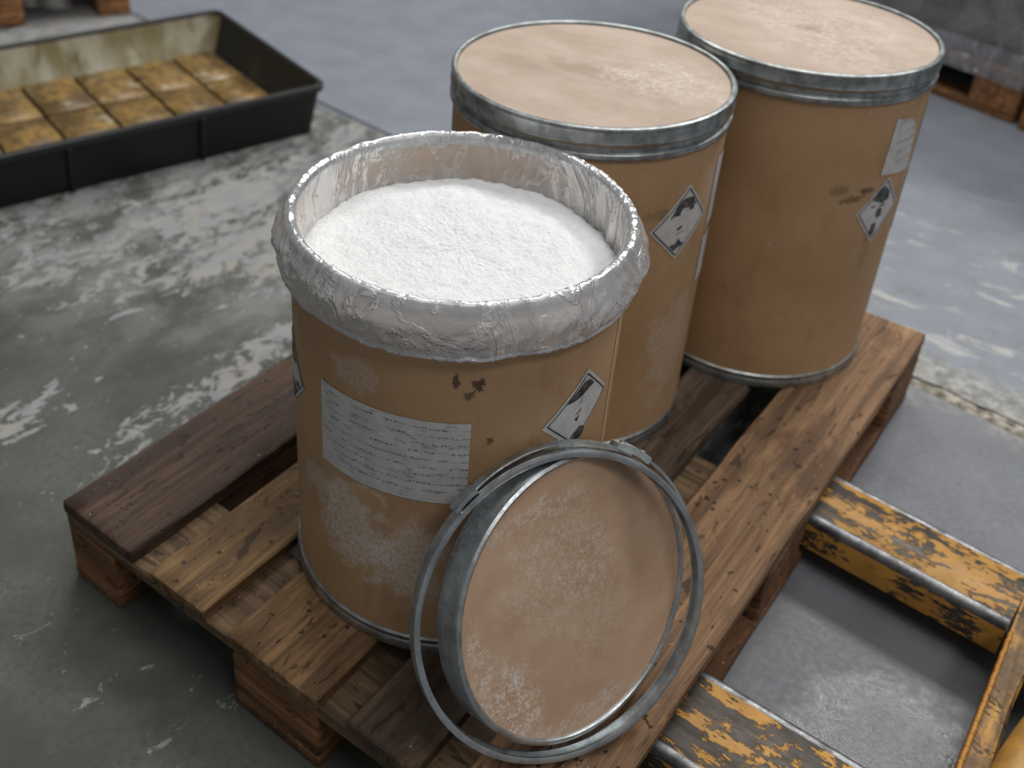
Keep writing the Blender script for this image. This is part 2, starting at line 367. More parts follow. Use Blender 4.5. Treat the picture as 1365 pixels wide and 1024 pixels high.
def mat_yellow(name, wear=0.5, grime=0.0):
    m = M(name); P = m.obj()
    a = m.noise(m.map(P, (9, 20, 20), rot=(0, 0, 0.12)), 1.0, 9, 0.74, 0.3); f = m.noise(m.map(P, (40, 110, 110)), 1.0, 6, 0.7)
    v = m.math('ADD', m.math('MULTIPLY', a, 0.68), m.math('MULTIPLY', f, 0.32))
    k = m.ramp(v, wear - 0.005, wear + 0.010)
    pcol = m.mix(m.ramp(m.noise(P, 30, 5), 0.3, 0.7), rgb(176, 126, 50), rgb(198, 146, 62))
    scol = m.mix(m.ramp(m.noise(m.map(P, (12, 60, 60)), 1.0, 5, 0.6), 0.35, 0.7), rgb(58, 52, 46), rgb(86, 79, 72))
    col = m.mix(k, scol, pcol)
    if grime: col = m.mix(m.math('MULTIPLY', m.ramp(m.noise(m.map(P, (3, 1, 3)), 16, 6, 0.62), 0.30, 0.55), grime), col, rgb(74, 58, 42))
    m.pbr(col, m.ramp(f, 0.3, 0.7, 0.45, 0.6), m.ramp(k, 0, 1, 0.35, 0.0), m.bump(m.math('ADD', m.math('MULTIPLY', k, 1.0), m.math('MULTIPLY', f, 0.3)), 0.5, 0.0010)); return m.m
def mat_tray_in():
    m = M('grimy_tray_lining'); P = m.obj(); x, y, z = m.xyz(P)
    a = m.noise(m.map(P, (1, 1, 0.5)), 11, 5, 0.6, 0.6); b = m.noise(m.map(P, (1, 1, 0.3)), 26, 5)
    stain = m.mix(m.ramp(a, 0.35, 0.68), rgb(134, 124, 88), rgb(182, 178, 160))
    stain = m.mix(m.math('MULTIPLY', m.ramp(b, 0.55, 0.72), 0.7), stain, rgb(96, 84, 48))
    # dried residue sits on the long back wall; the end walls stay bare black
    back = m.ramp(m.math('ADD', y, m.math('MULTIPLY', m.math('SUBTRACT', a, 0.5), 0.05)), 0.59, 0.61)
    clear = m.ramp(m.math('ADD', x, m.math('MULTIPLY', m.math('SUBTRACT', b, 0.5), 0.1)), 0.03, 0.07)
    col = m.mix(m.math('MULTIPLY', back, clear), m.mix(m.ramp(a, 0.5, 0.75), rgb(34, 33, 30), rgb(62, 58, 42)), stain)
    m.pbr(col, 0.55, 0, m.bump(b, 0.3, 0.003)); return m.m
def mat_tray_pad():
    m = M('oil_stained_yellow_tray_base'); oi = m.n('ObjectInfo'); P = m.geo()
    off = m.n('VectorMath', {0: m.comb(oi.outputs['Random'], oi.outputs['Random'], 0.0), 1: (3.0, 7.0, 0.0)}, operation='MULTIPLY').outputs[0]
    Q = m.vmath('ADD', P, off)
    a = m.noise(Q, 10, 6, 0.6, 0.5); b = m.noise(m.map(Q, (1, 2, 1), rot=(0, 0, 0.5)), 30, 5, 0.6)
    col = m.mix(m.ramp(a, 0.32, 0.7), rgb(92, 72, 40), rgb(158, 124, 66))
    col = m.mix(m.math('MULTIPLY', m.ramp(b, 0.47, 0.66), 0.7), col, rgb(62, 52, 34))
    col = m.mix(m.math('MULTIPLY', m.ramp(m.noise(Q, 17, 5), 0.60, 0.72), 0.8), col, rgb(178, 168, 140))
    m.pbr(col, 0.42, 0, m.bump(b, 0.2, 0.002)); return m.m
FLOOR = mat_floor(); RUBBLE = mat_rubble(); WOOD = mat_wood()
STEEL = mat_steel('galvanised_steel'); STEEL_RING = mat_steel('bright_galvanised_steel', (0.60, 0.635, 0.65), 0.32, 0.66)
BARE_STEEL = mat_steel('worn_fork_edge_steel', (0.30, 0.30, 0.31), 0.42, 0.4)
NAIL = mat_plain('rusty_nail', (0.035, 0.028, 0.022), 0.5)
INK = mat_ink(); INKS = mat_ink_solid()
PAPER_TEXT = mat_paper('soiled_text_label', 92, 0.8); PAPER = mat_paper('plain_paper_label', 0, 0.28); PAPER_SMALL = mat_paper('small_text_label', 60, 0.25)
BLACK = mat_plain('black_tray_plastic', (0.007, 0.007, 0.0075), 0.5)

# ------------------------------------------------------------------ floor: two slabs and the joint between them
def joint_y(x): return 1.337 - 0.105 * x
floor = None
def slab(name, pts):
    bm = bmesh.new(); vs = [bm.verts.new((x, y, 0)) for x, y in pts]; f = bm.faces.new(vs)
    r = bmesh.ops.extrude_face_region(bm, geom=[f])
    for v in [g for g in r['geom'] if isinstance(g, bmesh.types.BMVert)]: v.co.z = -0.12
    bmesh.ops.recalc_face_normals(bm, faces=bm.faces[:])
    return link(name, from_bm(name, bm), FLOOR, floor)
xs = [-7.0] + [-1.2 + 0.02 * k for k in range(130)] + [6.0]
def half(x, side):     # half width of the joint, widening and ragged on the worn side
    k = min(1.0, max(0.0, (x - 0.62) / 0.22)) if x < 2.2 else 0.6
    base = 0.004 + (0.004 if side < 0 else 0.026) * k
    return base + (0.008 if side > 0 else 0.003) * k * noise.noise(Vector((x * 14, side * 3.0, 1))) + 0.002 * k * noise.noise(Vector((x * 60, side, 4)))
nearE = [(x, joint_y(x) - half(x, -1)) for x in xs]; farE = [(x, joint_y(x) + half(x, 1)) for x in xs]
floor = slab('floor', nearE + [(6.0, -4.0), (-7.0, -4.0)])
tag(floor, kind='structure')
slab('concrete_slab', [(6.0, 10.0), (-7.0, 10.0)] + farE)
V = []; F = []; NX = 520; NY = 9
for i in range(NX + 1):
    x = -1.6 + 3.9 * i / NX
    for j in range(NY + 1):
        t = j / NY; y0 = joint_y(x) - half(x, -1) - 0.002; y1 = joint_y(x) + half(x, 1) + 0.002
        wide = min(1, max(0, (x - 0.62) / 0.22))
        d = -0.012 * (1 - wide) - wide * (0.002 + 0.012 * max(0, noise.noise(Vector((x * 30, t * 2.2, 7)))) + (0.016 if t < 0.14 else 0) + 0.005 * abs(noise.noise(Vector((x * 95, t * 7, 2)))))
        V.append((x, y0 + (y1 - y0) * t, d))
for i in range(NX):
    for j in range(NY):
        a = i * (NY + 1) + j; F.append((a, a + NY + 1, a + NY + 2, a + 1))
link('joint_filler', mesh('joint_filler', V, F, True), RUBBLE, floor)

# hall walls far outside the picture
def wall(name, cx, cy, sx, sy):
    o = link(name, box_me(name, sx, sy, 6.0, 0.0, 1, 0.0), mat_plain('hall_wall_paint', (0.42, 0.43, 0.44), 0.8), None, (cx, cy, 0)); tag(o, kind='structure')
wall('wall_back', -0.5, 10.1, 13.4, 0.2); wall('wall_left', -7.1, 3.0, 0.2, 14.0); wall('wall_right', 6.1, 3.0, 0.2, 14.0); wall('wall_front', -0.5, -4.1, 13.4, 0.2)

# ------------------------------------------------------------------ pallets
DECK_Z = 0.144
def tint(r, g, b): return rgb(r, g, b) + (1,)
def make_pallet(name, main):
    root = empty(name)
    cols = ([tint(88, 70, 60), tint(142, 114, 80), tint(146, 115, 82), tint(104, 88, 74), tint(152, 121, 92)] if main
            else [tint(150, 118, 86)] * 5)
    spec = [(0.0, 0.145, -.002, 1.2), (0.186, 0.286, -.005, 1.2), (0.333, 0.478, -.007, 1.198), (0.5215, 0.618, -.004, 1.2), (0.661, 0.80, 0.0, 1.2)]
    nm = revolve('nail_head', [(0.0, 0.0009), (0.0022, 0.0008), (0.0031, 0.0), (0.003, -0.001)], 8)
    nm.materials.append(NAIL)
    for i, (x0, x1, y0, y1) in enumerate(spec):
        b = link('deck_board', plank_me('deck_board', x1 - x0, y1 - y0, 0.022, 3.7 * i + 1), WOOD, root, ((x0 + x1) / 2, (y0 + y1) / 2, 0.133))
        b.color = cols[i]
        if main:
            for cy in (0.07, 0.6, 1.13):
                for k in range(4 if x1 - x0 > 0.12 else 2):
                    nx = (x1 - x0) * (random.uniform(-0.38, 0.38)); ny = cy + random.uniform(-0.05, 0.05) - (y0 + y1) / 2
                    link('nail_head', nm, None, b, (nx, ny, 0.0112))
    for k, cy in enumerate((0.0725, 0.6, 1.1275)):
        me = plank_me('stringer_board', 0.145, 0.8, 0.022, 50 + k)
        s = link('stringer_board', me, WOOD, root, (0.4, cy, 0.111), (0, 0, PI / 2)); s.color = tint(118, 97, 74) if main else tint(140, 108, 76)
    for i, (cx, wx) in enumerate(((0.05, 0.10), (0.4, 0.145), (0.75, 0.10))):
        for k, cy in enumerate((0.0725, 0.6, 1.1275)):
            b = link('block', plank_me('block', 0.145, wx, 0.078, 80 + i * 3 + k, 0.0025, 8), WOOD, root, (cx, cy, 0.061), (0, 0, PI / 2))
            b.color = tint(146, 104, 70) if main else tint(172, 124, 84)
        b = link('bottom_board', plank_me('bottom_board', wx, 1.2, 0.022, 120 + i), WOOD, root, (cx, 0.6, 0.011)); b.color = tint(134, 98, 68) if main else tint(160, 116, 76)
    return root
pallet = make_pallet('wooden_pallet', True)
tag(pallet, 'worn wooden block pallet carrying three fibre drums', 'pallet')
proto = make_pallet('wooden_pallet', False)
proto.location = (-2.156, 0.797, 0); proto.rotation_euler = (0, 0, math.radians(65.2))
tag(proto, 'wooden pallet standing on the floor behind the black spill tray', 'pallet')
BU = Vector((0.9659, -0.2588, 0)); BN = Vector((-0.2588, -0.9659, 0))
p2 = copy_tree(proto); c2 = Vector((0.643, 2.663, 0)); p2.location = c2 - BN * 0.8 - BU * 1.2
p2.rotation_euler = (0, 0, math.atan2(BN.y, BN.x))
tag(p2, 'wooden pallet under a dark film-wrapped load behind the farthest drum', 'pallet')
p3 = copy_tree(proto); c3 = c2 + BU * 1.225 - BN * (-0.02); p3.location = c3 - BN * 0.8 - BU * 1.2
p3.rotation_euler = p2.rotation_euler
tag(p3, 'wooden pallet end to end with the pallet behind the farthest drum', 'pallet')

# ------------------------------------------------------------------ drums
R = 0.1905
def drum_profile(h):   # fibre wall with inside surface
    return [(R - 0.007, 0.008), (R - 0.007, h), (R, h), (R, 0.008)]
def curved(name, pts, r, mat, parent, cuts=5, uv=False):
    """polygon given as (degrees, z) laid onto a drum wall of radius r (z in drum coordinates)"""
    bm = bmesh.new(); vs = [bm.verts.new((math.radians(a) * R, z, 0)) for a, z in pts]
    bm.faces.new(vs); bmesh.ops.triangulate(bm, faces=bm.faces[:])
    if cuts: bmesh.ops.subdivide_edges(bm, edges=bm.edges[:], cuts=cuts, use_grid_fill=True)
    me = bpy.data.meshes.new(name)
    u0 = min(p[0] for p in pts) * PI / 180 * R; z0 = min(p[1] for p in pts)
    if uv:
        lay = bm.loops.layers.uv.new('UVMap')
        for f in bm.faces:
            for l in f.loops: l[lay].uv = (l.vert.co.x - u0, l.vert.co.y - z0)
    for v in bm.verts:
        a = v.co.x / R; z = v.co.y; v.co = Vector((r * math.cos(a), r * math.sin(a), z))
    for f in bm.faces:
        f.smooth = True
        c = f.calc_center_median()
        if f.normal.dot(Vector((c.x, c.y, 0))) < 0: f.normal_flip()
    bm.to_mesh(me); bm.free()
    return link(name, me, mat, parent)
def grid_label(name, a0, a1, z0, z1, r, mat, parent, na=24, nz=6, skew=0.0, lift=0.0):
    V = []; F = []; UV = []
    for i in range(na + 1):
        t = i / na; a = math.radians(a0 + (a1 - a0) * t)
        for j in range(nz + 1):
            s = j / nz; z = z0 + (z1 - z0) * s + skew * (t - 0.5)
            rr = r + lift * noise.noise(Vector((a * 9, z * 40, 3)))
            V.append((rr * math.cos(a), rr * math.sin(a), z)); UV.append(((a1 - a0) * PI / 180 * R * t, (z1 - z0) * s))
    for i in range(na):
        for j in range(nz):
            a = i * (nz + 1) + j; F.append((a, a + nz + 1, a + nz + 2, a + 1))
    me = mesh(name, V, F, True); lay = me.uv_layers.new(name='UVMap')
    for l in me.loops: lay.data[l.index].uv = UV[l.vertex_index]
    return link(name, me, mat, parent)
def diamond(root, outline, border, top, bottom, extra=()):
    dz = DECK_Z; D = lambda L: [(a, z - dz) for a, z in L]
    lab = curved('hazard_label', D(outline), R + 0.0009, PAPER, root, 6, True)
    B = D(border); cx = sum(p[0] for p in B) / 4; cz = sum(p[1] for p in B) / 4
    I = [(cx + (a - cx) * 0.955, cz + (z - cz) * 0.955) for a, z in B]
    for k in range(4):
        k2 = (k + 1) % 4
        curved('border_line', [B[k], B[k2], I[k2], I[k]], R + 0.0014, INKS, lab, 5)
    for nm, pl in (('pictogram', top), ('class_mark', bottom)):
        if pl: curved(nm, D(pl), R + 0.0014, INK, lab, 1)
    for pl in extra: curved('print_mark', D(pl), R + 0.0014, INK, lab, 1)
    return lab
def hoop_profile(z0, z1, ro):
    h = z1 - z0
    return [(R - 0.001, z0), (ro - 0.002, z0), (ro, z0 + h * 0.2), (ro + 0.0008, z0 + h * 0.45), (ro - 0.0012, z0 + h * 0.55), (ro, z0 + h * 0.75), (ro - 0.002, z1), (R - 0.001, z1)]
def make_drum(name, cx, cy, top, marks, lid_marks, rz_mat):
    """top: height of the lid face above the floor (None: open drum)"""
    root = empty(name, (cx, cy, DECK_Z + 0.0008))
    H = (top if top else 0.640) - DECK_Z
    link('body', revolve('body', drum_profile(H - 0.006), 160), mat_body('kraft_fibre_' + rz_mat, marks), root)
    link('base_disc', revolve('base_disc', [(0.0, 0.010), (R - 0.008, 0.010), (R - 0.008, 0.004), (0, 0.004)], 64), STEEL, root)
    link('bottom_hoop', revolve('bottom_hoop', [(R - 0.004, 0.0), (R + 0.004, 0.0), (R + 0.0036, 0.003), (R + 0.0036, 0.010), (R + 0.0022, 0.0125), (R + 0.0032, 0.016), (R + 0.003, 0.0195), (R + 0.0002, 0.021), (R - 0.004, 0.019)], 160, True), STEEL, root)
    if top:
        hz = H - 0.0455
        link('top_hoop', revolve('top_hoop', [(R - .001, hz), (R + .0025, hz), (R + .0046, hz + .0025), (R + .0050, hz + .006), (R + .0042, hz + .009), (R + .0015, hz + .0110), (R + 0.0003, hz + .0115), (R + 0.0003, hz + .0185), (R - .001, hz + .0185)], 160, True), STEEL, root)
        lid = link('lid', revolve('lid', [(0.0, H - 0.0035), (0.012, H - 0.0040), (0.03, H - 0.0046), (0.06, H - 0.0042), (R - 0.012, H - 0.0040), (R - 0.0042, H - 0.0038), (R - 0.0042, H - 0.010), (0, H - 0.010)], 128),
                   mat_lidboard('lid_board_' + rz_mat, lid_marks), root)
        link('lid_band', revolve('lid_band', [(R - 0.0040, H - 0.010), (R - 0.0040, H - 0.002), (R - 0.0026, H), (R + 0.0008, H + 0.0006), (R + 0.0036, H - 0.001), (R + 0.0046, H - 0.0036), (R + 0.0034, H - 0.0052), (R + 0.0042, H - 0.019), (R + 0.0050, H - 0.0205), (R + 0.0046, H - 0.0228), (R + 0.0020, H - 0.0225), (R + 0.0016, H - 0.008), (R - 0.0022, H - 0.0068)], 160, True), STEEL, lid)
    else:
        link('rim_hoop', revolve('rim_hoop', [(R - 0.008, H - 0.010), (R - 0.0085, H - 0.003), (R - 0.006, H + 0.001), (R - 0.001, H + 0.001), (R + 0.0022, H - 0.003), (R + 0.0026, H - 0.007), (R + 0.0010, H - 0.0105), (R + 0.0002, H - 0.011)], 160), STEEL, root)
    return root
C1 = (0.4325, 0.2880); C2 = (0.3645, 0.6730); C3 = (0.5310, 1.0280)
d1 = make_drum('fibre_drum', *C1, None, [('dust', -88, 0.165, 0.05, 0.055, 0.8), ('dust', -66, 0.145, 0.055, 0.05, 0.75), ('dust', -105, 0.19, 0.03, 0.03, 0.5), ('dust', -85, 0.385, 0.03, 0.02, 0.4),
    ('dark', -53.5, 0.404, 0.004, 0.009, 0.8), ('dark', -46.6, 0.402, 0.006, 0.008, 0.85), ('dark', -49.3, 0.388, 0.005, 0.006, 0.7), ('dark', -41.5, 0.326, 0.004, 0.005, 0.7)], [], 'open')
tag(d1, 'open kraft fibre drum with its lid off, holding white powder', 'drum', 'fibre drums on the pallet')
d2 = make_drum('fibre_drum', *C2, 0.6735, [('dust', -8, 0.16, 0.05, 0.08, 0.35), ('tape', 8, 0.42, 0.03, 0.03, 0.5), ('dark', -25, 0.40, 0.03, 0.008, 0.25)], [('dust', 0.02, 0.02, 0.03, 0.02, 0.6), ('grime', -0.005, 0.0, 0.045, 0.022, 0.4), ('grime', -0.07, -0.04, 0.06, 0.035, 0.3), ('dust', 0.09, 0.04, 0.08, 0.06, 0.5)], 'middle')
tag(d2, 'closed fibre drum standing between the open drum and another closed drum', 'drum', 'fibre drums on the pallet')
d3 = make_drum('fibre_drum', *C3, 0.6845, [('dark', -36, 0.343, 0.018, 0.006, 0.6), ('dark', -30, 0.355, 0.014, 0.006, 0.7), ('dark', -44, 0.36, 0.014, 0.008, 0.35), ('dark', -20, 0.25, 0.01, 0.05, 0.2)], [('grime', 0.0, 0.005, 0.025, 0.014, 0.6), ('dust', 0.0, 0.05, 0.12, 0.08, 0.45), ('dust', 0.06, -0.06, 0.09, 0.06, 0.4)], 'far')
tag(d3, 'closed fibre drum with a torn white paper label above its hazard diamond', 'drum', 'fibre drums on the pallet')
# labels of the open drum
grid_label('address_label', -102.0, -48.0, 0.384 - DECK_Z, 0.496 - DECK_Z, R + 0.0009, PAPER_TEXT, d1, 32, 8)
diamond(d1, [(-6.2, 0.5279), (7.5, 0.4791), (-10.0, 0.4258), (-24.3, 0.4722)], [(-6.3, 0.5223), (6.5, 0.4774), (-9.9, 0.4308), (-22.4, 0.473)],
        [(-15.0, 0.4926), (-13.2, 0.4988), (-10.0, 0.5059), (-7.5, 0.5121), (-4.5, 0.5114), (-2.0, 0.5015), (-4.7, 0.4999), (-7.4, 0.4953), (-10.7, 0.4925)],
        [(-11.7, 0.4414), (-9.9, 0.4462), (-7.4, 0.4513), (-4.5, 0.4465), (-5.1, 0.4365), (-7.2, 0.4325), (-9.4, 0.4338)],
        [[(-9.5, 0.4816), (-8.1, 0.4889), (-7.3, 0.4965), (-8.0, 0.487)], [(-11.0, 0.4704), (-7.2, 0.4772), (-8.0, 0.473)], [(-10.6, 0.466), (-8.0, 0.469), (-9.2, 0.4611)]])
diamond(d1, [(-130, 0.507), (-114.5, 0.451), (-130, 0.395), (-145.5, 0.451)], [(-130, 0.502), (-116, 0.451), (-130, 0.400), (-144, 0.451)],
        [(-138, 0.465), (-134, 0.482), (-127, 0.485), (-122, 0.468), (-128, 0.462)], [(-137, 0.43), (-123, 0.432), (-124, 0.422), (-130, 0.403), (-135, 0.42)],
        [[(-124, 0.442), (-120, 0.447), (-119, 0.441), (-123, 0.436)]])
grid_label('overlap_seam', 13.4, 14.6, 0.03, 0.47, R + 0.0008, mat_plain('pale_paper_edge', rgb(214, 196, 172), 0.6), d1, 2, 20)
# labels of the middle drum
diamond(d2, [(-13.3, 0.5792), (2.4, 0.5181), (-15.3, 0.4667), (-30.9, 0.5195)], [(-13.1, 0.5741), (0.9, 0.5204), (-15.6, 0.4716), (-29.6, 0.5191)],
        [(-21.7, 0.5334), (-19.2, 0.548), (-16.7, 0.5583), (-13.1, 0.5594), (-9.7, 0.5575), (-8.4, 0.5501), (-6.3, 0.5445), (-8.5, 0.5432), (-8.5, 0.5382), (-11.0, 0.5377), (-11.2, 0.5425), (-15.1, 0.5454), (-16.5, 0.5403), (-16.4, 0.5353), (-19.2, 0.5361)],
        [(-19.9, 0.4914), (-16.4, 0.4917), (-15.0, 0.5001), (-13.7, 0.4917), (-11.5, 0.4895), (-12.4, 0.485), (-14.8, 0.4848), (-16.1, 0.4822), (-16.9, 0.48)],
        [[(-16.9, 0.5117), (-13.7, 0.5155), (-14.5, 0.5180), (-16.6, 0.5165)], [(-17.7, 0.5069), (-12.5, 0.5088), (-12.6, 0.5077), (-17.7, 0.5058)]])
grid_label('paper_label', 8.0, 34.0, 0.485 - DECK_Z, 0.592 - DECK_Z, R + 0.0009, PAPER_SMALL, d2, 12, 6)
grid_label('paper_label', 7.0, 34.0, 0.394 - DECK_Z, 0.470 - DECK_Z, R + 0.0009, PAPER_SMALL, d2, 12, 6)
# labels of the far drum
diamond(d3, [(-17.0, 0.5145), (-2.0, 0.4561), (-18.0, 0.4025), (-32.4, 0.461)], [(-17.0, 0.5095), (-3.4, 0.4563), (-18.0, 0.4075), (-31.0, 0.4607)],
        [(-24.2, 0.4799), (-21.9, 0.4948), (-17.7, 0.4997), (-13.4, 0.4888), (-12.3, 0.4745), (-16.8, 0.4697), (-20.5, 0.475)],
        [(-20.9, 0.4183), (-20.5, 0.4353), (-17.9, 0.4385), (-16.9, 0.4259), (-17.5, 0.4149)],
        [[(-19.6, 0.4535), (-19.1, 0.4625), (-16.0, 0.4606), (-15.2, 0.4472), (-18.1, 0.4444)], [(-24, 0.4705), (-21.5, 0.4695), (-21.5, 0.4665), (-24, 0.467)], [(-18.5, 0.4675), (-14.5, 0.468), (-14.5, 0.465), (-18.5, 0.464)]])
curved('torn_paper_label', [(a, z - DECK_Z) for a, z in [(-22.5, 0.6117), (-18, 0.6075), (-11.3, 0.6053), (-5.5, 0.590), (-4.2, 0.58), (-3.0, 0.5753), (-1.1, 0.54), (-0.1, 0.5122), (-7, 0.513), (-13.7, 0.5168), (-23.6, 0.5218), (-23.0, 0.565)]], R + 0.0009, PAPER_SMALL, d3, 3, True)
grid_label('paper_label', 7.5, 32.0, 0.498 - DECK_Z, 0.604 - DECK_Z, R + 0.0009, PAPER_SMALL, d3, 12, 6)
grid_label('paper_label', 9.0, 32.0, 0.382 - DECK_Z, 0.490 - DECK_Z, R + 0.0009, PAPER_SMALL, d3, 12, 6)

# ------------------------------------------------------------------ powder and liner in the open drum
def wr(a, s, seed): return noise.noise(Vector((math.cos(a) * s, math.sin(a) * s, seed)))
NA, NR = 300, 90; V = [(0, 0, 0)]; F = []
def pz(x, y, rr):
    z = 0.010 * (1 - (rr / 0.179) ** 2) + 0.0035 * noise.noise(Vector((x * 16, y * 16, 1))) + 0.0018 * noise.noise(Vector((x * 55, y * 55, 2))) + 0.0013 * noise.noise(Vector((x * 240, y * 240, 3)))
    z += 0.006 * math.exp(-((x + 0.05) ** 2 + (y - 0.06) ** 2) / 0.006) - 0.004 * math.exp(-((x - 0.05) ** 2 + (y + 0.01) ** 2) / 0.003)
    k = max(0, (rr - 0.161) / 0.02)
    return z - 0.006 * k * k + 0.004 * k * noise.noise(Vector((x * 110, y * 110, 9)))
for i in range(1, NR + 1):
    for j in range(NA):
        a = 2 * PI * j / NA; rr = 0.1795 * i / NR
        V.append((rr * math.cos(a), rr * math.sin(a), pz(rr * math.cos(a), rr * math.sin(a), rr)))
V[0] = (0, 0, pz(0, 0, 0))
for j in range(NA): F.append((0, 1 + j, 1 + (j + 1) % NA))
for i in range(NR - 1):
    for j in range(NA):
        a = 1 + i * NA + j; b = 1 + i * NA + (j + 1) % NA; F.append((a, a + NA, b + NA, b))
base = len(V)
for j in range(NA):
    a = 2 * PI * j / NA; V.append((0.175 * math.cos(a), 0.175 * math.sin(a), -0.10))
for j in range(NA):
    a = 1 + (NR - 1) * NA + j; b = 1 + (NR - 1) * NA + (j + 1) % NA; F.append((a, base + j, base + (j + 1) % NA, b))
F.append(tuple(base + NA - 1 - j for j in range(NA)))
pw = link('white_powder', mesh('white_powder', V, F, True), mat_powder(), None, (C1[0], C1[1], 0.586))
tag(pw, 'heap of coarse white powder filling the open drum', 'powder', kind='stuff')

# liner: down the inside wall, over the rim, puffed out and gathered at a hem outside
prof = []
for k in range(13): prof.append((0.1812 + 0.0006 * (k / 12), 0.545 + 0.088 * k / 12, 'in', k / 12))
for k in range(1, 10):
    a = PI - PI * k / 10; prof.append((0.1888 + 0.0078 * math.cos(a), 0.6345 + 0.0115 * math.sin(a), 'rim', k / 10))
for k in range(0, 17):
    t = k / 16; bul = math.sin(min(1, t * 1.05) * PI) ** 0.8 if t < 0.95 else 0.1
    prof.append((0.1975 + 0.0095 * bul, 0.633 - 0.050 * t, 'out', t))
for k in range(1, 6):
    t = k / 5; prof.append((0.2035 - 0.0055 * t, 0.581 + 0.004 * math.sin(t * PI) + 0.010 * t, 'hem', t))
SEG = 420; V = []; F = []; n = len(prof)
for i in range(SEG):
    a = 2 * PI * i / SEG; c, s = math.cos(a), math.sin(a)
    for (r, z, zone, t) in prof:
        zz = z; rr = r
        if zone == 'in':
            fold = abs(noise.noise(Vector((c * 9 + z * 3, s * 9, z * 5)))); rr -= (0.002 + 0.010 * fold ** 1.3) * math.sin(min(1.0, t * 1.15 + 0.1) * PI) ** 0.6 * 0.8
        elif zone == 'rim':
            zz += 0.0016 * noise.noise(Vector((c * 14, s * 14, 3))) + 0.0011 * noise.noise(Vector((c * 40, s * 40, t * 2)))
            rr += 0.0010 * noise.noise(Vector((c * 30, s * 30, t * 3)))
        else:
            tt = t if zone == 'out' else 1.0
            am = 0.0035 * math.sin(min(1, tt + 0.08) * PI * 0.9)
            diag = noise.noise(Vector((c * 7 + tt * 2.2, s * 7 - tt * 1.6, tt * 1.4))); fold = 1 - 2 * abs(noise.noise(Vector((c * 11 + tt * 3.1, s * 11 + tt * 2.2, 8 + tt))))
            rr += am * (0.9 * diag + 0.7 * fold) + 0.0012 * noise.noise(Vector((c * 45, s * 45, tt * 6)))
            zz += (0.0055 * noise.noise(Vector((c * 3.1, s * 3.1, 6))) + 0.0022 * noise.noise(Vector((c * 13, s * 13, 2)))) * tt
            rr = max(rr, 0.1962)
        if zone != 'in':      # pressed flat where the next drum touches
            while rr > 0.1925 and math.hypot(C1[0] + rr * c - C2[0], C1[1] + rr * s - C2[1]) < 0.1962: rr -= 0.0005
        V.append((rr * c, rr * s, zz - 0.586))
for i in range(SEG):
    j = (i + 1) % SEG
    for k in range(n - 1): F.append((i * n + k, j * n + k, j * n + k + 1, i * n + k + 1))
FILM = mat_film('clear_polythene', (0.90, 0.90, 0.92, 1), 0.32, 0.54, 0.22, 0.42, 11.0, edge=(-0.006, 0.022, 0.24))
ln = link('plastic_liner', mesh('plastic_liner', V, F, True), FILM, None, (C1[0], C1[1], 0.586))
tag(ln, 'crinkled clear plastic liner folded over the rim of the open drum', 'liner')

# ------------------------------------------------------------------ loose lid and locking ring leaning on the open drum
def frame(az, ti):
    nrm = Vector((math.cos(az) * math.cos(ti), math.sin(az) * math.cos(ti), math.sin(ti)))
    h = Vector((-math.sin(az), math.cos(az), 0)); u = nrm.cross(h); return h, u, nrm
def place(root, c, az, ti):
    h, u, nrm = frame(az, ti)
    root.matrix_world = Matrix(((h.x, u.x, nrm.x, c[0]), (h.y, u.y, nrm.y, c[1]), (h.z, u.z, nrm.z, c[2]), (0, 0, 0, 1)))
AZL, TIL = -0.2869, 0.378; rl = 0.1575
h_, u_, n_ = frame(AZL, TIL)
lc = Vector((0.750, 0.162, 0.1605)) + u_ * rl
lid = empty('drum_lid'); place(lid, lc, AZL, TIL)
tag(lid, 'loose drum lid with tan board face leaning against the open drum', 'lid')
bd = link('lid_board', revolve('lid_board', [(0.0, -0.0048), (0.05, -0.0052), (0.10, -0.0050), (0.135, -0.0046), (0.1525, -0.0046), (0.1525, -0.014), (0, -0.014)], 128),
     mat_lidboard('loose_lid_board', [('dust', -0.105, -0.085, 0.03, 0.055, 0.85), ('dust', -0.135, -0.02, 0.012, 0.06, 0.7), ('dust', -0.02, 0.05, 0.07, 0.06, 0.38), ('dust', 0.02, -0.02, 0.05, 0.06, 0.25), ('dust', -0.06, 0.115, 0.09, 0.012, 0.4), ('dust', -0.02, -0.135, 0.07, 0.012, 0.45), ('grime', 0.10, 0.05, 0.025, 0.10, 0.35)], rgb(184, 150, 122), rgb(197, 166, 140)), lid)
link('metal_rim', revolve('metal_rim', [(0.1522, -0.012), (0.1522, -0.0030), (0.1538, -0.0006), (0.1560, 0.0), (0.1592, -0.0020), (0.1605, -0.0060), (0.1605, -0.0290), (0.1618, -0.0310), (0.1618, -0.0335), (0.1590, -0.0340), (0.1580, -0.0310), (0.1580, -0.0080), (0.1560, -0.0055)], 160, True), STEEL_RING, lid)

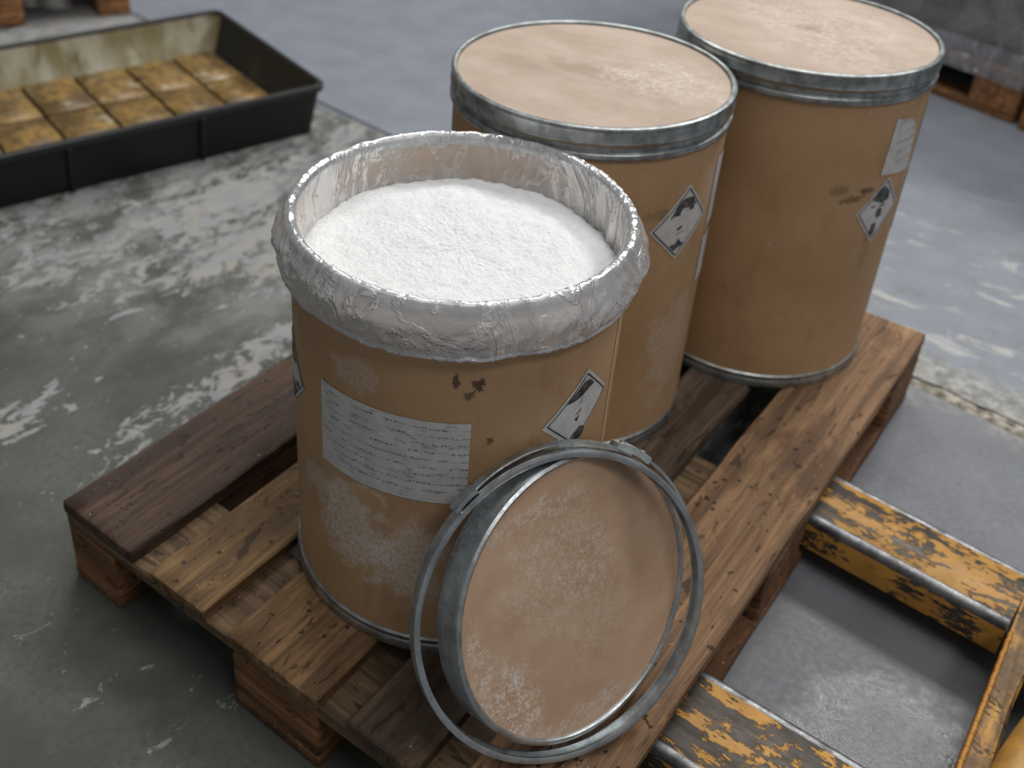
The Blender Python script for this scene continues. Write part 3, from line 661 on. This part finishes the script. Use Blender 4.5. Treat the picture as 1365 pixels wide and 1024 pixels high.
AZR, TIR = -0.5319, 0.4141; rr_ = 0.1717
ring = empty('locking_ring'); place(ring, (0.6848, 0.1604, 0.3051), AZR, TIR)
tag(ring, 'galvanised steel locking ring with lever clasp leaning around the loose lid', 'locking ring')
W2 = 0.0080
link('band', revolve('band', [(rr_, -W2 * 0.6), (rr_ - 0.0015, 0.0), (rr_, W2 * 0.6), (rr_ - 0.0008, W2), (rr_ - 0.004, W2 + 0.0008), (rr_ - 0.0075, W2 - 0.0005), (rr_ - 0.0072, W2 - 0.0024), (rr_ - 0.0035, W2 - 0.0022), (rr_ - 0.0033, -W2 + 0.0022), (rr_ - 0.0072, -W2 + 0.0024), (rr_ - 0.0075, -W2 + 0.0005), (rr_ - 0.004, -W2 - 0.0008), (rr_ - 0.0008, -W2)], 180, True, deg=40), STEEL_RING, ring)
def arc(r0, r1, z0, z1, a0, a1, nn=40, bow=0.0, bowz=0.0):
    P = []
    for k in range(nn + 1):
        t = k / nn; a = math.radians(a0 + (a1 - a0) * t); r = r0 + (r1 - r0) * t + bow * math.sin(PI * t); P.append((r * math.cos(a), r * math.sin(a), z0 + (z1 - z0) * t + bowz * math.sin(PI * t)))
    return P
def strap(name, P, wz, th, mat, parent):
    """flat bar following points P (curved about the local axis), wz wide along the axis, th thick radially"""
    V = []; F = []
    for (x, y, z) in P:
        r = math.hypot(x, y); e = Vector((x / r, y / r, 0))
        for dr, dz in ((-th / 2, -wz / 2), (th / 2, -wz / 2), (th / 2, wz / 2), (-th / 2, wz / 2)): V.append(Vector((x, y, z + dz)) + e * dr)
    for i in range(len(P) - 1):
        for k in range(4):
            a = i * 4 + k; b = i * 4 + (k + 1) % 4; F.append((a, b, b + 4, a + 4))
    F.append((3, 2, 1, 0)); m_ = (len(P) - 1) * 4; F.append((m_, m_ + 1, m_ + 2, m_ + 3))
    me = mesh(name, V, F); bm = bmesh.new(); bm.from_mesh(me); bmesh.ops.recalc_face_normals(bm, faces=bm.faces[:]); bm.to_mesh(me); bm.free()
    return link(name, auto_smooth(me, 40), mat, parent)
lever = strap('lever', arc(rr_ + 0.0020, rr_ + 0.0035, -0.004, -0.006, 123, 56, 50, 0.002, -0.003), 0.011, 0.0022, STEEL_RING, ring)
strap('loop_arm', arc(rr_ + 0.0055, rr_ + 0.0012, -0.016, -0.010, 62, 8, 50, 0.0045, -0.004), 0.006, 0.003, STEEL_RING, ring)
clasp = strap('clasp', arc(rr_ + 0.006, rr_ + 0.007, -0.012, -0.013, 62, 47, 12, 0.002), 0.017, 0.008, mat_steel('pale_zinc', (0.72, 0.76, 0.77), 0.42, 0.8), ring)
for a in (59, 50):
    ra = math.radians(a)
    link('rivet', tube_me('rivet', [((rr_ + 0.009) * math.cos(ra), (rr_ + 0.009) * math.sin(ra), -0.012), ((rr_ + 0.0135) * math.cos(ra), (rr_ + 0.0135) * math.sin(ra), -0.012)], [0.0042, 0.0036], 10), STEEL_RING, clasp)
br = strap('hinge_bracket', arc(rr_ + 0.003, rr_ + 0.003, -0.001, -0.001, 129, 119, 10, 0.001), 0.016, 0.0045, STEEL_RING, ring)
ra = math.radians(128)
link('rivet', tube_me('rivet', [((rr_ - 0.002) * math.cos(ra), (rr_ - 0.002) * math.sin(ra), 0.007), ((rr_ - 0.002) * math.cos(ra), (rr_ - 0.002) * math.sin(ra), 0.0105)], [0.003, 0.0024], 10), STEEL_RING, br)

# ------------------------------------------------------------------ pallet truck
YEL = mat_yellow('chipped_yellow_paint', 0.492); YEL2 = mat_yellow('worn_yellow_paint', 0.513); YELS = mat_yellow('yellow_frame_paint', 0.40, 0.35)
truck = empty('pallet_truck', (1.08, 0.51, 0))
tag(truck, 'chipped yellow pallet truck with two forks reaching under the pallet edge', 'pallet truck')
def fork(y0, y1, yaw, mat):
    """inverted channel, local x along the fork, 0 at its root, tip towards -x"""
    wd = y1 - y0; L = 0.41; top = 0.092
    hw = wd / 2; pr = [(-hw, 0.036), (-hw, top - 0.010), (-hw + 0.003, top - 0.004), (-hw + 0.010, top), (hw - 0.010, top), (hw - 0.003, top - 0.004), (hw, top - 0.010), (hw, 0.036), (hw - 0.005, 0.036), (hw - 0.005, top - 0.012), (hw - 0.012, top - 0.006), (-hw + 0.012, top - 0.006), (-hw + 0.005, top - 0.012), (-hw + 0.005, 0.036)]
    n = len(pr); V = []; F = []; st = [0, -0.05] + [-0.05 - (L - 0.14) * k / 12 for k in range(1, 13)] + [-L + 0.04, -L + 0.012, -L]
    for x in st:
        k = 1 - max(0, (-x - (L - 0.09)) / 0.09) * 0.45; kz = 1 - max(0, (-x - (L - 0.09)) / 0.09) * 0.5
        for y, z in pr: V.append((x, y * k, 0.036 + (z - 0.036) * kz))
    for i in range(len(st) - 1):
        for k in range(n):
            a = i * n + k; b = i * n + (k + 1) % n; F.append((a, b, b + n, a + n))
    F.append(tuple(range(n - 1, -1, -1))); F.append(tuple((len(st) - 1) * n + k for k in range(n)))
    me = mesh('fork', V, F); bm = bmesh.new(); bm.from_mesh(me); bmesh.ops.recalc_face_normals(bm, faces=bm.faces[:]); bm.to_mesh(me); bm.free(); auto_smooth(me, 30)
    o = link('fork', me, mat, truck, (0.0, (y0 + y1) / 2 - 0.51, 0), (0, 0, yaw))
    # edges rubbed to bare steel
    for sgn in (-1, 1):
        link('worn_edge', tube_me('worn_edge', [(x, sgn * (hw - 0.0100), top - 0.0096) for x in (-0.001, -0.1, -0.2, -L + 0.1)], 0.0104, 14), BARE_STEEL, o)
    return o
fork(0.674, 0.792, -0.06, YEL)
fork(0.220, 0.358, 0.0, YEL2)
link('cross_plate', box_me('cross_plate', 0.012, 0.66, 0.090, 0.002, 2, 0.004), YELS, truck, (0.0065, 0.0, 0))
wp = []
for k in range(161):
    y = -0.15 + 0.30 * k / 160; wp.append((0.002 + 0.0012 * noise.noise(Vector((y * 90, 1, 1))), y, 0.0965 + 0.0012 * noise.noise(Vector((y * 110, 3, 1)))))
link('weld_bead', tube_me('weld_bead', wp, [0.0026 + 0.0012 * abs(math.sin(k * 0.85)) for k in range(161)], 8), mat_plain('yellow_painted_weld', rgb(176, 122, 44), 0.45), truck)
# sloping brace plate rising from the weld towards the pump end
bp = bmesh.new()
pl = [(0.004, -0.33, 0.095), (0.004, 0.285, 0.095), (0.11, 0.30, 0.095), (0.11, 0.17, 0.093), (0.030, 0.095, 0.092), (0.028, 0.04, 0.092), (0.030, -0.05, 0.092), (0.034, -0.16, 0.092), (0.11, -0.24, 0.093), (0.11, -0.33, 0.095)]
vs = [bp.verts.new(p) for p in pl]; f = bp.faces.new(vs); r = bmesh.ops.extrude_face_region(bp, geom=[f])
for v in [g for g in r['geom'] if isinstance(g, bmesh.types.BMVert)]: v.co += Vector((0.004, 0, -0.008))
bmesh.ops.recalc_face_normals(bp, faces=bp.faces[:])
link('brace_plate', from_bm('brace_plate', bp), mat_yellow('brown_yellow_plate', 0.44, 0.85), truck)  # plate colour mixed mostly towards dark brown
arm = [(0.150, 0.20, 0.060), (0.100, 0.12, 0.085), (0.078, 0.05, 0.098), (0.064, -0.02, 0.104), (0.055, -0.09, 0.106), (0.052, -0.16, 0.104), (0.060, -0.22, 0.098), (0.10, -0.27, 0.085)]
arm = [tuple(sum(c) for c in zip(*[tuple(w * q for q in p) for w, p in zip(ws, (arm[max(0, k - 1)], arm[k], arm[k + 1], arm[min(len(arm) - 1, k + 2)]))])) for k in range(len(arm) - 1) for t in (0, .25, .5, .75) for ws in [(-.5*t+t*t-.5*t**3, 1-2.5*t*t+1.5*t**3, .5*t+2*t*t-1.5*t**3, -.5*t*t+.5*t**3)]]
link('lift_arm', tube_me('lift_arm', arm, 0.027, 16), YELS, truck)
link('pump_housing', revolve('pump_housing', [(0.0, 0.02), (0.055, 0.02), (0.06, 0.03), (0.06, 0.20), (0.05, 0.22), (0.03, 0.23), (0.03, 0.40), (0.0, 0.40)], 40), mat_plain('black_pump_paint', (0.02, 0.02, 0.022), 0.4), truck, (0.27, -0.01, 0))
for s in (-0.05, 0.05):
    link('steer_wheel', revolve('steer_wheel', [(0.0, -0.025), (0.075, -0.025), (0.085, -0.018), (0.085, 0.018), (0.075, 0.025), (0, 0.025)], 40), BLACK, truck, (0.27, -0.01 + s * 2, 0.0855), (PI / 2, 0, 0))

# ------------------------------------------------------------------ spill tray
tr = empty('spill_tray'); E1 = Vector((-0.294, -0.956, 0)).normalized(); E2 = Vector((-0.956, 0.294, 0)).normalized()
T0 = Vector((-0.730, 1.298, 0)); TL, TD, TZ = 1.45, 0.652, 0.140
# local x runs along the front (E1), local y towards the back (E2): left handed in plan, so y is flipped through the loop order
tr.matrix_world = Matrix(((E1.x, E2.x, 0, T0.x), (E1.y, E2.y, 0, T0.y), (0, 0, 1, 0), (0, 0, 0, 1)))
if tr.matrix_world.determinant() < 0:
    # keep a proper rotation: measure x from the far end instead
    T1 = T0 + E1 * TL; tr.matrix_world = Matrix(((-E1.x, E2.x, 0, T1.x), (-E1.y, E2.y, 0, T1.y), (0, 0, 1, 0), (0, 0, 0, 1)))
    flip = lambda s: TL - s
else: flip = lambda s: s
tag(tr, 'long black plastic spill tray with yellowed oily base on the floor', 'tray')
def rrect(x0, y0, x1, y1, r, z, nn=6):
    P = []
    for (cx, cy, a0) in ((x1 - r, y0 + r, -PI / 2), (x1 - r, y1 - r, 0), (x0 + r, y1 - r, PI / 2), (x0 + r, y0 + r, PI)):
        for k in range(nn + 1):
            a = a0 + PI / 2 * k / nn; P.append((cx + r * math.cos(a), cy + r * math.sin(a), z))
    return P
def loops(name, L, cap0=False, cap1=False, closed=False):
    n = len(L[0]); V = [p for l in L for p in l]; F = []
    for i in range(len(L) if closed else len(L) - 1):
        i2 = (i + 1) % len(L)
        for k in range(n): F.append((i * n + k, i * n + (k + 1) % n, i2 * n + (k + 1) % n, i2 * n + k))
    if cap0: F.append(tuple(range(n - 1, -1, -1)))
    if cap1: F.append(tuple((len(L) - 1) * n + k for k in range(n)))
    me = mesh(name, V, F); bm = bmesh.new(); bm.from_mesh(me); bmesh.ops.recalc_face_normals(bm, faces=bm.faces[:]); bm.to_mesh(me); bm.free()
    return auto_smooth(me, 40)
def RR(ins, z, r=0.035): return rrect(ins, ins, TL - ins, TD - ins, max(0.006, r - ins * 0.5), z)
link('shell', loops('shell', [RR(0.030, 0.0), RR(0.008, TZ - 0.012), RR(0.012, TZ - 0.012), RR(0.034, 0.010)], True, True), BLACK, tr)
link('rim', loops('rim', [RR(0.0, TZ - 0.018), RR(-0.001, TZ - 0.004), RR(0.002, TZ), RR(0.010, TZ + 0.001), RR(0.014, TZ - 0.004), RR(0.013, TZ - 0.014), RR(0.007, TZ - 0.018)], closed=True), mat_plain('worn_black_rim', (0.02, 0.021, 0.022), 0.42), tr)
link('lining', loops('lining', [RR(0.0135, TZ - 0.010), RR(0.036, 0.030), RR(0.042, 0.024)], False, True), None, tr)
# lining material works in a frame whose x starts at the visible end
lin = [o for o in COL.objects if o.name.startswith('lining')][-1]
mt = mat_tray_in(); lin.data.materials.append(mt)
PAD = mat_tray_pad(); rows = [(0.055, 0.195), (0.203, 0.381), (0.389, 0.602)]
cols_ = [0.052, 0.178, 0.320, 0.463, 0.605, 0.75, 0.895, 1.04, 1.185, 1.33, 1.40]
pm = {}
for (y0, y1) in rows:
    for a, b in zip(cols_[:-1], cols_[1:]):
        k = (round(b - a, 2), round(y1 - y0, 2))
        if k not in pm: pm[k] = box_me('base_pad', b - a - 0.007, y1 - y0, 0.012, 0.003, 1, 0.0)
        link('base_pad', pm[k], PAD, tr, (flip((a + b) / 2), (y0 + y1) / 2, 0.0235 + random.uniform(-.001, .0015)), (0, 0, random.uniform(-0.01, 0.01)))
for s in (0.34, 0.66, 1.10):
    rib = box_me('wall_rib', 0.012, 0.006, TZ - 0.02, 0.002, 1, 0.0)
    link('wall_rib', rib, BLACK, tr, (flip(s), 0.021, 0.002), (math.radians(9.5), 0, 0))

# ------------------------------------------------------------------ wrapped loads
def load(name, origin, label, seed):
    root = empty(name, origin + Vector((0, 0, DECK_Z)), p2.rotation_euler[2])
    tag(root, label, 'load', 'film-wrapped loads on pallets')
    def lump(nm, gx, gy, gz, amp, z0, sd, mat):
        bm = bmesh.new(); bmesh.ops.create_cube(bm, size=1); bmesh.ops.subdivide_edges(bm, edges=bm.edges[:], cuts=22, use_grid_fill=True)
        for v in bm.verts:
            p = Vector((v.co.x * gx, v.co.y * gy, (v.co.z + 0.5) * gz))
            nn = Vector((v.co.x if abs(v.co.x) > 0.49 else 0, v.co.y if abs(v.co.y) > 0.49 else 0, v.co.z if abs(v.co.z) > 0.49 else 0)).normalized()
            q = noise.noise(Vector((p.x * 3 + sd, p.y * 3, p.z * 13))) + 0.6 * noise.noise(Vector((p.x * 9 + sd, p.y * 9, p.z * 24)))
            if nn.z < -0.3: nn.z = 0
            v.co = p + nn * (amp * q) + Vector((0.4, 0.6, z0))
        return link(nm, from_bm(nm, bm, True), mat, root)
    lump('stacked_goods', 0.76, 1.16, 0.85, 0.010, 0.0, seed, GOODS)
    lump('film_wrap', 0.79, 1.19, 0.875, 0.009, -0.004, seed + 5, WRAP)
    # skirt of film pulled down over the pallet edge
    V = []; F = []
    P = rrect(0.0 - 0.006, -0.006, 0.806, 1.206, 0.03, 0.0, 5); Q = []
    for i in range(len(P)):
        a = Vector(P[i]); b = Vector(P[(i + 1) % len(P)]); m_ = max(1, int((b - a).length / 0.03))
        for k in range(m_): Q.append(a.lerp(b, k / m_))
    for i, p in enumerate(Q):
        d = 0.5 + 0.5 * noise.noise(Vector((p.x * 4 + seed, p.y * 4, 1)))
        for z, o in ((0.05, -0.012), (0.01, 0.0), (-0.02 - 0.006 * d, 0.003), (-0.036 - 0.012 * d, 0.001)):
            c = Vector((0.4, 0.6, 0)); e = (p - c); e.z = 0; e.normalize(); V.append(p + e * (o + 0.002 * noise.noise(p * 30)) + Vector((0, 0, z)))
    m4 = len(Q)
    for i in range(m4):
        for k in range(3): F.append((i * 4 + k, ((i + 1) % m4) * 4 + k, ((i + 1) % m4) * 4 + k + 1, i * 4 + k + 1))
    link('film_skirt', mesh('film_skirt', V, F, True), WRAP, root)
    return root
gm = M('dark_packaged_goods'); gp = gm.obj(); ga = gm.noise(gm.map(gp, (1, 1, 4)), 6, 5)
gm.pbr(gm.mix(gm.ramp(ga, 0.35, 0.7), rgb(112, 108, 108), rgb(150, 144, 142)), 0.6); GOODS = gm.m
WRAP = mat_film('stretch_wrap', (0.66, 0.67, 0.71, 1), 0.14, 0.42, 0.12, 1.0, 11.0)
load('wrapped_load', Vector(p2.location), 'dark goods wrapped in stretch film behind the farthest drum', 1)
load('wrapped_load', Vector(p3.location), 'dark wrapped goods end to end with the load behind the farthest drum', 9)
